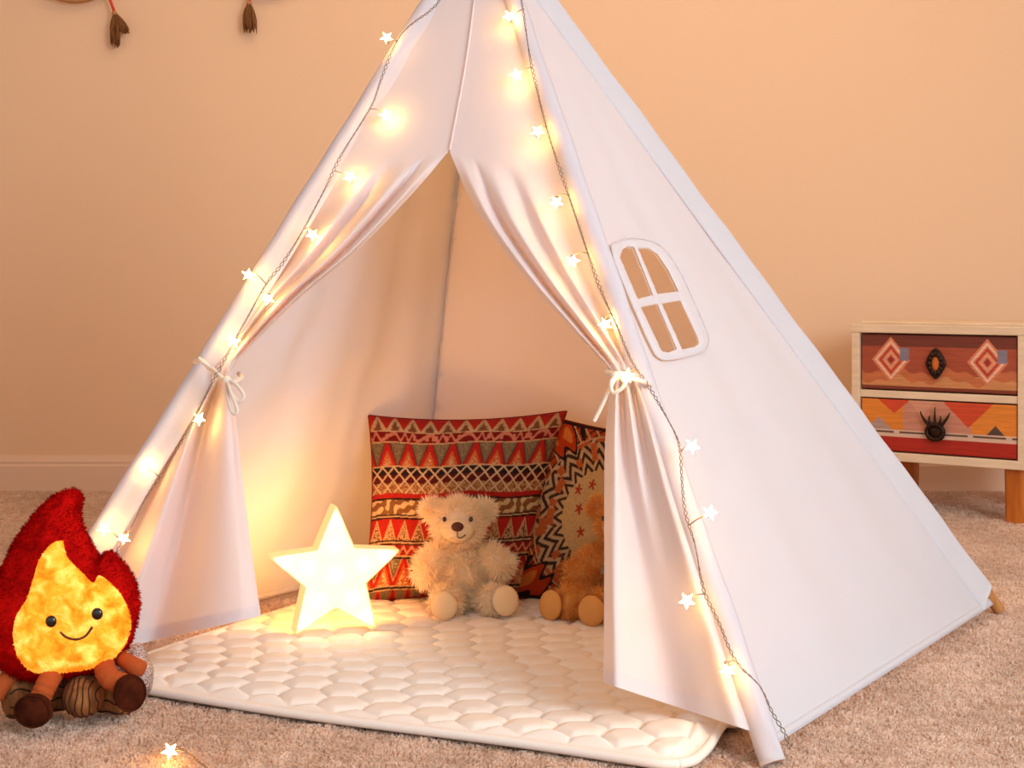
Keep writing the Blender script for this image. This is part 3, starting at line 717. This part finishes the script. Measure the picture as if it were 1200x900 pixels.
# ------------------------------------------------------------------ teddy bears
def limb(path, radii, n=18, m=22):
    P = catmull(path, m); R_ = catmull(np.array(radii)[:, None], m)[:, 0]
    t = np.linspace(0, 1, m); R_ = R_*np.sqrt(np.clip(np.minimum(t/.12, 1), .05, 1))*np.sqrt(np.clip(np.minimum((1-t)/.16, 1), .05, 1))
    return tube(P, R_, n)
def blob(c, r, rot=None, n=26, m=16):
    v, f = ellipsoid((0, 0, 0), r, n, m); Mx = Matrix.Translation(c) @ (rot if rot else Matrix.Identity(4)); return [Mx @ Vector(x) for x in v], f
def teddy(label, loc, rotz, furm, pile, mirror, legs, arms, seed, tagm=None, nf=1.0, head=(-.008, -.012, .183)):
    t = thing('teddy_bear', label, 'teddy bear', loc, rotz); w = .0017
    fur('torso', blob((0, .0, .072), (.050, .043, .072)), furm, t, int(5200*nf), .023, w, seed=seed, bend=.9)
    hx, hy, hz = head; hc = Vector(head)
    face = lambda P: ~((P[:, 1] < hy-.022) & (np.hypot((P[:, 0]-hx)/.036, (P[:, 2]-(hz-.004))/.030) < 1))
    hd = fur('head', blob(hc, (.050, .043, .046)), furm, t, int(4200*nf), .017, w, seed=seed+1, mask=face,
             comb=lambda P: np.stack([(P[:, 0]-hx)*7, P[:, 1]*0, (P[:, 2]-hz)*5+.05], 1), bend=.4)
    mu = Vector((hx, hy-.030, hz-.010))
    mz = fur('muzzle', blob(mu, (.033, .024, .026)), pile, hd, 900, .004, .0012, seed=seed+2)
    mesh('nose', *blob(mu+Vector((0, -.0245, .010)), (.0125, .006, .0095)), M['brown_thread'], hd, local=True)
    for s in (-1, 1):
        mesh('eye', *blob((hx+s*.0265, hy-.041, hz+.013), (.0042, .003, .0052)), M['black_bead'], hd, local=True)
        mesh('ear', [], [], furm, hd) if False else fur('ear', blob((hx+s*.053, hy+.004, hz+.024), (.021, .011, .022), Matrix.Rotation(s*.3, 4, 'Y')), furm, t, int(900*nf), .015, w, seed=seed+4+s, droop=(0, 0, .1))
    yy = lambda x, z: mu.y-.0246*math.sqrt(max(.05, 1-((x-mu.x)/.034)**2-((z-mu.z)/.027)**2))-.0022
    m1 = [(mu.x+a, yy(mu.x+a, mu.z+b_), mu.z+b_) for a, b_ in ((0, .002), (0, -.006), (.001, -.011), (.005, -.0125), (.010, -.011), (.016, -.006))]
    mesh('mouth', *tube(catmull(m1, 24), .0011, 6), M['brown_thread'], hd, local=True)
    for path, rr in arms: fur('arm', limb(path, rr), furm, t, int(1900*nf), .019, w, seed=seed+7, bend=.5)
    for path, rr, sc, sn, srad in legs:
        lg = fur('leg', limb(path, rr), furm, t, int(1900*nf), .016, w, seed=seed+9, bend=.3)
        z = Vector(sn).normalized(); q = z.to_track_quat('Z', 'Y').to_matrix().to_4x4()
        v, f = ellipsoid((0, 0, 0), (srad, srad*1.08, .012), 24, 12); Mx = Matrix.Translation(Vector(sc)) @ q
        fur('foot_pad', ([Mx @ Vector(x) for x in v], f), pile, lg, 500, .003, .0012, seed=seed+11)
    if tagm:
        v, f = rbox((0, 0, 0), (.026, .0022, .034), .001); Mx = Matrix.Translation((-.024, -.052, .108)) @ Matrix.Rotation(.35, 4, 'Y') @ Matrix.Rotation(-.3, 4, 'X')
        mesh('neck_tag', [Mx @ Vector(x) for x in v], f, M['grey_tag'], t, local=True)
    return t
B1 = zp(542, 0, 3.185, ZM-.004)
teddy('fluffy cream teddy bear sitting in front of the red kilim pillow', tuple(B1), 0, M['cream_fur'], M['cream_pile'], 1,
      [([(-.022, .0, .034), (-.028, -.045, .032), (-.032, -.082, .036)], [.030, .028, .031], (-.033, -.098, .032), (-.15, -1, .18), .0265),
       ([(.025, .0, .032), (.055, -.042, .030), (.080, -.072, .038)], [.030, .027, .032], (.088, -.088, .040), (.45, -1, .2), .028)],
      [([(-.038, -.004, .125), (-.064, -.018, .100), (-.080, -.030, .062)], [.022, .026, .021]),
       ([(.036, -.004, .122), (.066, -.014, .104), (.094, -.022, .088)], [.022, .026, .022])], 20)
B2 = zp(738, 0, 3.12, ZM-.004)
teddy('shaggy tan teddy bear with grey neck tag half hidden behind the right door flap', tuple(B2), math.radians(-24), M['tan_fur'], M['tan_pile'], 1,
      [([(-.022, .0, .036), (-.082, -.055, .035), (-.120, -.088, .037)], [.034, .031, .033], (-.128, -.103, .035), (-.35, -1, .15), .028),
       ([(.0, .0, .034), (-.018, -.055, .033), (-.034, -.100, .037)], [.031, .030, .032], (-.037, -.116, .034), (-.1, -1, .12), .028)],
      [([(-.034, -.004, .130), (-.078, -.018, .104), (-.112, -.030, .066)], [.022, .027, .024]),
       ([(.036, -.004, .125), (.064, -.02, .1), (.076, -.04, .07)], [.022, .025, .021])], 60, tagm=True, head=(-.008, -.014, .192))

# ------------------------------------------------------------------ flame toy
YF = 2.46
flame = thing('flame_plush_toy', 'smiling glowing red and orange flame plush sitting on plush logs at the left', 'plush toy', tuple(zp(82, 0, YF, 0)))
zx = lambda x, y: (x/2.571, 550+y/2.571)
def F2(x, y, Y=YF):
    X, Y_ = zx(x, y); p = pt(X, Y_, Y); return (p.x, p.z)
outer = smooth_closed([F2(*p) for p in [(205, 60), (232, 66), (247, 92), (240, 125), (245, 165), (262, 203), (282, 238), (298, 262), (318, 248), (342, 254), (375, 290), (403, 335), (419, 400), (412, 460), (395, 520), (365, 565), (325, 598), (260, 616), (190, 628), (120, 636), (60, 625), (15, 600), (-22, 555), (-45, 480), (-40, 390), (-8, 315), (18, 270), (45, 212), (82, 160), (122, 112), (165, 75)]], 5)
inner = smooth_closed([F2(*p, YF-.038) for p in [(192, 212), (207, 258), (245, 302), (288, 336), (304, 316), (345, 350), (375, 398), (388, 460), (376, 520), (342, 570), (290, 597), (200, 610), (130, 612), (92, 592), (64, 545), (54, 480), (64, 430), (94, 382), (114, 322), (128, 272), (152, 232), (176, 213)]], 5)
TF = .062
to3 = lambda p, off: Vector((p[0], YF-float(off)+.05*(float(p[1])-.1)*.3, p[1]))
face_in = inner-np.array([flame.location[0], flame.location[2]])
face_in = face_in+(face_in.mean(0)-face_in)*.02
V, F, V2 = inflate(outer, TF, .006, to3, D=.062)
Vn = np.array([tuple(v) for v in V]); nz = wav(Vn[:, [0, 2]], 28, 4)*.0014; Vn[:, 1] -= nz
flame_r = fur('flame_body', (Vn-np.array(flame.location), F), M['red_fur'], flame, 15000, .006, .0016, seed=90, mask=lambda P: ~inside(face_in, P[:, [0, 2]]))
V2, F = fill(inner, (), .005); d_in = dist_poly(inner, V2); d_out = dist_poly(outer, V2)
q = np.clip(d_out/.062, 0, 1); hgt_ = TF*(1-(1-q)**2)**.5+.0045*np.sqrt(np.clip(d_in/.012, 0, 1))-.001
def fh(x, z, extra=0):
    P = np.array([[x, z]]); q = min(1, dist_poly(outer, P)[0]/.062); di = min(1, dist_poly(inner, P)[0]/.012)
    return TF*(1-(1-q)**2)**.5+.0045*math.sqrt(di)-.001+extra
fur('flame_face', ([to3(v, k)-flame.location for v, k in zip(V2, hgt_+wav(V2, 28, 4)*.0014+.0012)], F), M['flame'], flame_r, 9000, .0035, .0012, seed=95)
def on_face(x, y, ex): p = F2(x, y, YF-.058); return to3(p, fh(p[0], p[1], ex))
# fur on the red body
V_r = [tuple(v) for v in Vn]
for (x, y) in ((158, 455), (296, 433)):
    e = mesh('eye', *ellipsoid(on_face(x, y, .001), (.0088, .005, .0093), 20, 12), M['black_bead'], flame_r)
mesh('mouth', *tube(catmull([tuple(on_face(x, y, .001)) for x, y in ((186, 486), (204, 502), (234, 509), (262, 498), (282, 472))], 40), .0019, 8), M['brown_thread'], flame_r)
def FP(x, y, Y): X, Y_ = zx(x, y); return pt(X, Y_, Y)
def ribbed(path, r, n=60, ribs=10):
    P = catmull([tuple(p) for p in path], n); R_ = r*(1+.09*np.abs(np.sin(np.linspace(0, ribs*PI, n)))); return tube(P, R_, 18)
# logs
def plush_log(a, b_, r, n=40):
    P = catmull([tuple(a), tuple((a+b_)/2), tuple(b_)], n); t = np.linspace(0, 1, n)
    R_ = r*np.sqrt(np.clip(1-np.abs(2*t-1)**6, .04, 1)); lg = mesh('log', *tube(P, R_, 26), M['bark'], flame)
    d = (b_-a).normalized(); u = d.cross(Vector((0, 0, 1)) if abs(d.z) < .8 else Vector((1, 0, 0))).normalized(); w = d.cross(u); st = []
    for k in range(9):
        an = 2*PI*k/9+.2; st.append(tube([tuple(Vector(P[i])+(u*math.cos(an+.12*math.sin(i*.4+k))+w*math.sin(an+.12*math.sin(i*.4+k)))*(R_[i]+.0006)) for i in range(3, n-3)], .0014, 5))
    mesh('log_stitching', *join(st), M['bark_thread'], lg)
lc = FP(243, 690, 2.425); lr = (.0255, .032, .0300)
lcz = lc+Vector((0, .022, 0))
lg = mesh('log', *ellipsoid(lcz, (.0325, .05, .033), 30, 20), M['bark'], flame); st = []
for k in range(-3, 4):
    pts = []
    for a in np.linspace(-1.2, 1.2, 24):
        x = (k*.27+.05*math.sin(a*4+k)); c_ = math.sqrt(max(.0, 1-x*x)); pts.append((lcz.x+.0325*x, lcz.y-.0508*c_*math.cos(a), lcz.z+.0332*c_*math.sin(a)))
    st.append(tube(pts, .0010, 5))
mesh('log_stitching', *join(st), M['bark_thread'], lg)
plush_log(Vector((FP(20, 0, 2.46).x, 2.44, .034)), Vector((FP(190, 0, 2.46).x, 2.50, .034)), .032)
plush_log(Vector((FP(250, 0, 2.46).x, 2.50, .034)), Vector((FP(400, 0, 2.46).x, 2.46, .034)), .032)
# legs with big boots, arms
for (a, b_, cx, cy, Yb_, tilt, rw, rh) in (((160, 612), (122, 690), 101, 727, 2.375, -.12, .0295, .0255), ((296, 592), (362, 672), 391, 674, 2.385, .55, .0245, .0285)):
    pa = FP(a[0], a[1], 2.42); pc = FP(cx, cy, Yb_); 
    lg = mesh('leg', *ribbed([pa+Vector((0, .03, .004)), FP((a[0]+b_[0])/2, (a[1]+b_[1])/2-4, 2.405), pc+Vector((0, .022, .004))], .0155), M['cord_leg'], flame)
    q = Matrix.Translation(pc) @ Matrix.Rotation(tilt, 4, 'Z')
    v, f = ellipsoid((0, 0, 0), (rw, .026, rh), 30, 18)
    v = [(x, y if y > 0 else y*.45, z) for x, y, z in v]
    bt = mesh('boot', [q @ Vector(x) for x in v], f, M['boot'], lg)
    rim = [q @ Vector((rw*.93*math.cos(t), -.0055, rh*.93*math.sin(t))) for t in np.linspace(0, 2*PI, 50)]
    mesh('boot_piping', *tube([tuple(p) for p in rim], .0016, 6), M['boot'], lg)
for (a, b_, r) in (((45, 612), (-25, 690), .014), ((352, 575), (432, 612), .0135)):
    pa, pb = FP(a[0], a[1], 2.44), FP(b_[0], b_[1], 2.42)
    mesh('arm', *limb([tuple(pa+Vector((0, .02, 0))), tuple((pa+pb)/2+Vector((0, 0, .004))), tuple(pb)], [r, r, r*1.25]), M['cord_leg'], flame)
# silver glitter pouch behind the toy
gp = FP(402, 590, 2.56)
v, f = ellipsoid((0, 0, 0), (.034, .03, .045), 30, 20); vn = np.array(v); vn *= (1+.10*wav(vn, 22, 3))[:, None]; vn[:, 2] = np.maximum(vn[:, 2], -gp.z*1.0); vn += np.array((gp.x, gp.y, gp.z))
vn[:, 2] -= vn[:, 2].min()
tag(mesh('glitter_pouch', vn, f, M['glitter']), 'crumpled silver glitter pouch on the carpet behind the flame plush', 'pouch')

# ------------------------------------------------------------------ drawer cabinet
ang = math.radians(38); Rf = pt(1203, 383, 4.45); CW, CD = .54, .36
zt = Rf.z; zb = H-(552-HZ)*4.45/FPX
flc = Vector((Rf.x-CW*math.cos(ang), Rf.y+CW*math.sin(ang), 0))
cab = thing('drawer_cabinet', 'small cream cabinet with two painted folk-pattern drawers by the back wall', 'cabinet', tuple(flc), -ang)
HB = zt-zb; t_ = .026
body = [rbox((CW/2, CD/2, zt-t_/2), (CW+.006, CD+.004, t_), .003), rbox((CW/2, CD/2, zb+t_/2), (CW, CD, t_), .003),
        rbox((t_/2, CD/2, (zt+zb)/2), (t_, CD, HB-t_*1.9), .002), rbox((CW-t_/2, CD/2, (zt+zb)/2), (t_, CD, HB-t_*1.9), .002),
        rbox((CW/2, CD/2, zb+HB*.487), (CW-2*t_, CD-.01, .022), .002), rbox((CW/2, CD-.006, (zt+zb)/2), (CW-2*t_, .01, HB-2*t_), .001)]
mesh('cabinet_body', *join(body), M['cab'], cab, smooth=False, local=True)
mesh('cabinet_top', *rbox((CW/2, CD/2+.012, zt+.0045), (CW-.03, CD-.05, .009), .002), M['cab'], cab, smooth=False, local=True)
for x, y in ((.05, .05), (CW-.045, .05), (.05, CD-.06), (CW-.05, CD-.06)):
    z0 = -.01; leg = []
    for z, w_ in ((z0, .026), (z0+.004, .029), (zb-.002, .031), (zb, .031)):
        for a in range(20):
            an = 2*PI*a/20; c, s = math.cos(an), math.sin(an); k = 1/max(abs(c), abs(s))**.75
            leg.append((x+c*w_*k, y+s*w_*k, z))
    mesh('leg', leg, [tuple(q) for q in grid_faces(4, 20, True)]+[tuple(range(19, -1, -1)), tuple(range(60, 80))], M['cab_leg'], cab, smooth=False, local=True)
def paint_top(u, v):
    C = paint(u.shape); C[:] = (158, 74, 52); C[v < .22] = (112, 54, 42); C[v > .72] = (196, 132, 84)
    w = .70+.06*np.sin(u*19)+.04*np.sin(u*43); C[(v > w-.05) & (v < w+.12)] = (186, 104, 66); C[v > .93] = (122, 56, 40)
    def dia(cx, cy, s): return np.abs(u-cx)*3.1+np.abs(v-cy) * 1.0, cx, s
    for cx in (.20, .82):
        d = np.abs(u-cx)*3.3+np.abs(v-.46)
        for a, b_, c in ((0, .42, (206, 120, 88)), (.30, .36, (224, 176, 148)), (.20, .26, (176, 56, 44)), (.12, .16, (214, 150, 116)), (.0, .08, (150, 50, 44))):
            C[(d >= a) & (d < b_)] = c
        C[(np.abs(u-cx-.09) < .03) & (np.abs(v-.35) < .12)] = (128, 116, 128)
    return C
def paint_low(u, v):
    C = paint(u.shape); C[:] = (214, 126, 48)
    C[(u > .28) & (u < .72) & (v < .6)] = (192, 128, 104)
    C[(np.abs(u-.22)*3.0+v*1.2) < .32] = (196, 70, 40); C[(np.abs(u-.70)*3.3+v*1.1) < .52] = (196, 70, 40); C[(np.abs(u-.40)*3.4+v) < .3] = (200, 140, 112)
    C[((v-.34)*.36 > np.abs(u-.12)) & (v < .58)] = (170, 140, 130); C[((v-.40)*.30 > np.abs(u-.87)) & (v < .62)] = (84, 66, 58)
    C[(v > .58) & (v < .72)] = (206, 170, 150); C[(v > .61) & (v < .645) & (tri(u*4.2) > .15)] = (92, 70, 56)
    C[v >= .72] = (164, 40, 28)
    return C
def drawer(z0, z1, pat):
    nx_, nz_ = 300, 110; u = np.linspace(0, 1, nx_); v = np.linspace(0, 1, nz_); U, Vv = np.meshgrid(u, v)
    x0, x1 = t_+.004, CW-t_-.004; X = x0+(x1-x0)*U; Z = z1-(z1-z0)*Vv
    e = np.minimum(np.minimum(X-x0, x1-X), np.minimum(Z-z0, z1-Z)); Y_ = .006+.003*(1-np.clip(e/.003, 0, 1))
    Vt = np.stack([X, Y_, Z], -1).reshape(-1, 3); C = lin(pat(U, Vv)).reshape(-1, 3)
    bx, bf = rbox(((x0+x1)/2, .012+(CD-.06)/2, (z0+z1)/2), (x1-x0, CD-.06, z1-z0), 0)
    V_ = np.vstack([Vt, np.array([tuple(p) for p in bx])]); F_ = [tuple(q) for q in grid_faces(nz_, nx_)]+[tuple(nx_*nz_+i for i in f) for f in bf]
    C = np.vstack([C, np.tile(lin((120, 70, 48)), (len(bx), 1))])
    return mesh('drawer', V_, F_, M['drawer'], cab, smooth=False, local=True, colors=C), (x0+x1)/2, (z0+z1)/2
zmid = zb+HB*.487
d1, hx, hz = drawer(zmid+.015, zt-t_-.004, paint_top)
fr_p = lambda s: [(hx+s*.030*math.copysign(abs(math.cos(a))**1.5, math.cos(a)), hz+s*.046*math.copysign(abs(math.sin(a))**1.5, math.sin(a))) for a in np.linspace(0, 2*PI, 33)[:-1]]
V2, F = fill(np.array(fr_p(1.0)), [np.array(fr_p(.55))], .006)
mesh('handle', *slab(V2, F, lambda p, o: Vector((p[0], .004-o, p[1])), 0, .009), M['dark_metal'], d1, local=True)
mesh('handle_inlay', *ellipsoid((hx, .002, hz), (.015, .006, .026), 20, 12), M['amber'], d1, local=True)
petals = [ellipsoid((hx+.030*math.cos(a)*(.62), -.004, hz+.046*math.sin(a)*.62), (.007, .006, .008), 12, 8) for a in np.linspace(0, 2*PI, 13)[:-1]]
mesh('handle_petals', *join(petals), M['dark_metal'], d1, local=True)
d2, hx, hz = drawer(zb+t_+.004, zmid-.015, paint_low)
hz -= .004
ringp = [(hx+.026*math.cos(a), -.006, hz-.008+.022*math.sin(a)) for a in np.linspace(0, 2*PI, 40)]
spk = [tube(ringp, .0065, 10), ellipsoid((hx, -.001, hz-.008), (.022, .006, .019), 20, 10)]
for dx, dz, bx_ in ((-.046, .052, -.018), (-.016, .040, -.010), (0, .066, 0), (.016, .040, .010), (.046, .052, .018)):
    spk.append(tube(catmull([(hx+bx_, -.006, hz+.010), (hx+bx_*1.3+dx*.3, -.008, hz+.01+dz*.45), (hx+dx, -.006, hz+dz)], 12), np.linspace(.006, .0012, 12), 8))
mesh('handle', *join(spk), M['dark_metal'], d2, local=True)

# ------------------------------------------------------------------ hangings on the back wall
def hanging(label, hoop_c, hoop_r, px, py0, py1, lobes, seed):
    Yh = WY-.035
    c = pt(hoop_c[0], hoop_c[1], Yh); rr = hoop_r*Yh/FPX
    t = thing('dream_catcher', label, 'wall hanging', (c.x, WY-.002, c.z), group='wall hangings with tassels')
    mesh('hoop', *tube([(c.x+rr*math.cos(a), Yh, c.z+rr*math.sin(a)) for a in np.linspace(0, 2*PI, 60)], .011, 10), M['hoop'], t)
    web = []
    for k in range(8):
        a, b_ = 2*PI*k/8, 2*PI*(k+3)/8; web.append(tube([(c.x+rr*math.cos(a), Yh, c.z+rr*math.sin(a)), (c.x+rr*math.cos(b_), Yh, c.z+rr*math.sin(b_))], .0015, 5))
    mesh('web', *join(web), M['cord'], t)
    mesh('peg', *tube([(c.x, WY, c.z+rr+.004), (c.x, Yh-.02, c.z+rr+.008)], .006, 8), M['hoop'], t)
    p0 = pt(px, py0, Yh); ptop = Vector((c.x+(p0.x-c.x)*.8, Yh, c.z-math.sqrt(max(rr*rr-((p0.x-c.x)*.8)**2, .0))))
    mesh('tassel_cord', *tube([tuple(ptop), tuple((ptop+p0)/2), tuple(p0)], .005, 8), M['red_cord'], t)
    hd = p0; parts = []; r_ = np.random.RandomState(seed)
    L_ = (py1-py0)*Yh/FPX
    for cx, spread, ln, wd_ in lobes:
        for k in range(60):
            a = r_.rand()*2*PI; q = math.sqrt(r_.rand())*wd_; l = ln*L_*(.8+.25*r_.rand())
            end = hd+Vector((cx+q*math.cos(a), -.004+q*math.sin(a)*.5, -l)); m_ = hd+Vector((cx*.45+q*.9*math.cos(a), q*math.sin(a)*.6, -l*.45))
            parts.append(tube(catmull([tuple(hd), tuple(m_), tuple(end)], 6), [.0015, .0026, .0028, .0028, .0024, .0008], 4))
    ts = mesh('tassel', *join(parts), M['tassel'], t)
    mesh('tassel_knot', *ellipsoid(hd+Vector((0, 0, -.004)), (.009, .009, .008), 14, 8), M['hoop'], ts)
hanging('small round hanging with forked brown tassel on red cord, left on the wall', (88, -62), 62, 134, 14, 55, [(0.004, .012, 1.0, .016), (.040, .01, .62, .012)], 1)
hanging('small round hanging with single brown tassel, right of the forked one on the wall', (312, -62), 54, 292, 2, 38, [(.004, .014, 1.0, .022)], 2)

# ------------------------------------------------------------------ camera, light
cam = bpy.data.cameras.new('camera'); co = bpy.data.objects.new('camera', cam); col.objects.link(co)
cam.sensor_width = 36; cam.lens = 36*FPX/1200; co.location = (0, 0, H); co.rotation_euler = (PI/2, 0, 0)
cam.shift_y = -(450-HZ)/1200; cam.clip_start = .05
bpy.context.scene.camera = co
w = bpy.data.worlds.new('world'); bpy.context.scene.world = w; w.use_nodes = True
w.node_tree.nodes['Background'].inputs[0].default_value = (.86, .92, 1.0, 1); w.node_tree.nodes['Background'].inputs[1].default_value = 1.0
def area(name, loc, target, size, power, c):
    l = bpy.data.lights.new(name, 'AREA'); l.shape = 'RECTANGLE'; l.size, l.size_y = size; l.energy = power; l.color = c
    o = bpy.data.objects.new(name, l); col.objects.link(o); o.location = loc
    o.rotation_euler = (Vector(target)-Vector(loc)).to_track_quat('-Z', 'Y').to_euler(); return o
area('window_daylight', (2.3, -.3, 1.7), (.3, 3.0, .5), (1.6, 1.4), 102, (.82, .93, 1.0))
area('added_warm_fill', (.3, 3.9, 2.4), (.3, 4.2, 0), (2.8, 1.2), 20, (1, .74, .48))  # added warm fill out of view, brightens the wall and the tent's back fabric
def point(name, loc, power, c, r=.03):
    l = bpy.data.lights.new(name, 'POINT'); l.energy = power; l.color = c; l.shadow_soft_size = r
    o = bpy.data.objects.new(name, l); col.objects.link(o); o.location = loc; return o
sc = bpy.context.scene
sc.view_settings.view_transform = 'Standard'; sc.view_settings.look = 'None'; sc.view_settings.gamma = 1; sc.view_settings.use_curve_mapping = False
sc.view_settings.exposure = 0.13
sc.cycles.use_denoising = True
sc.cycles.max_bounces = 8; sc.cycles.diffuse_bounces = 5; sc.cycles.sample_clamp_indirect = 6
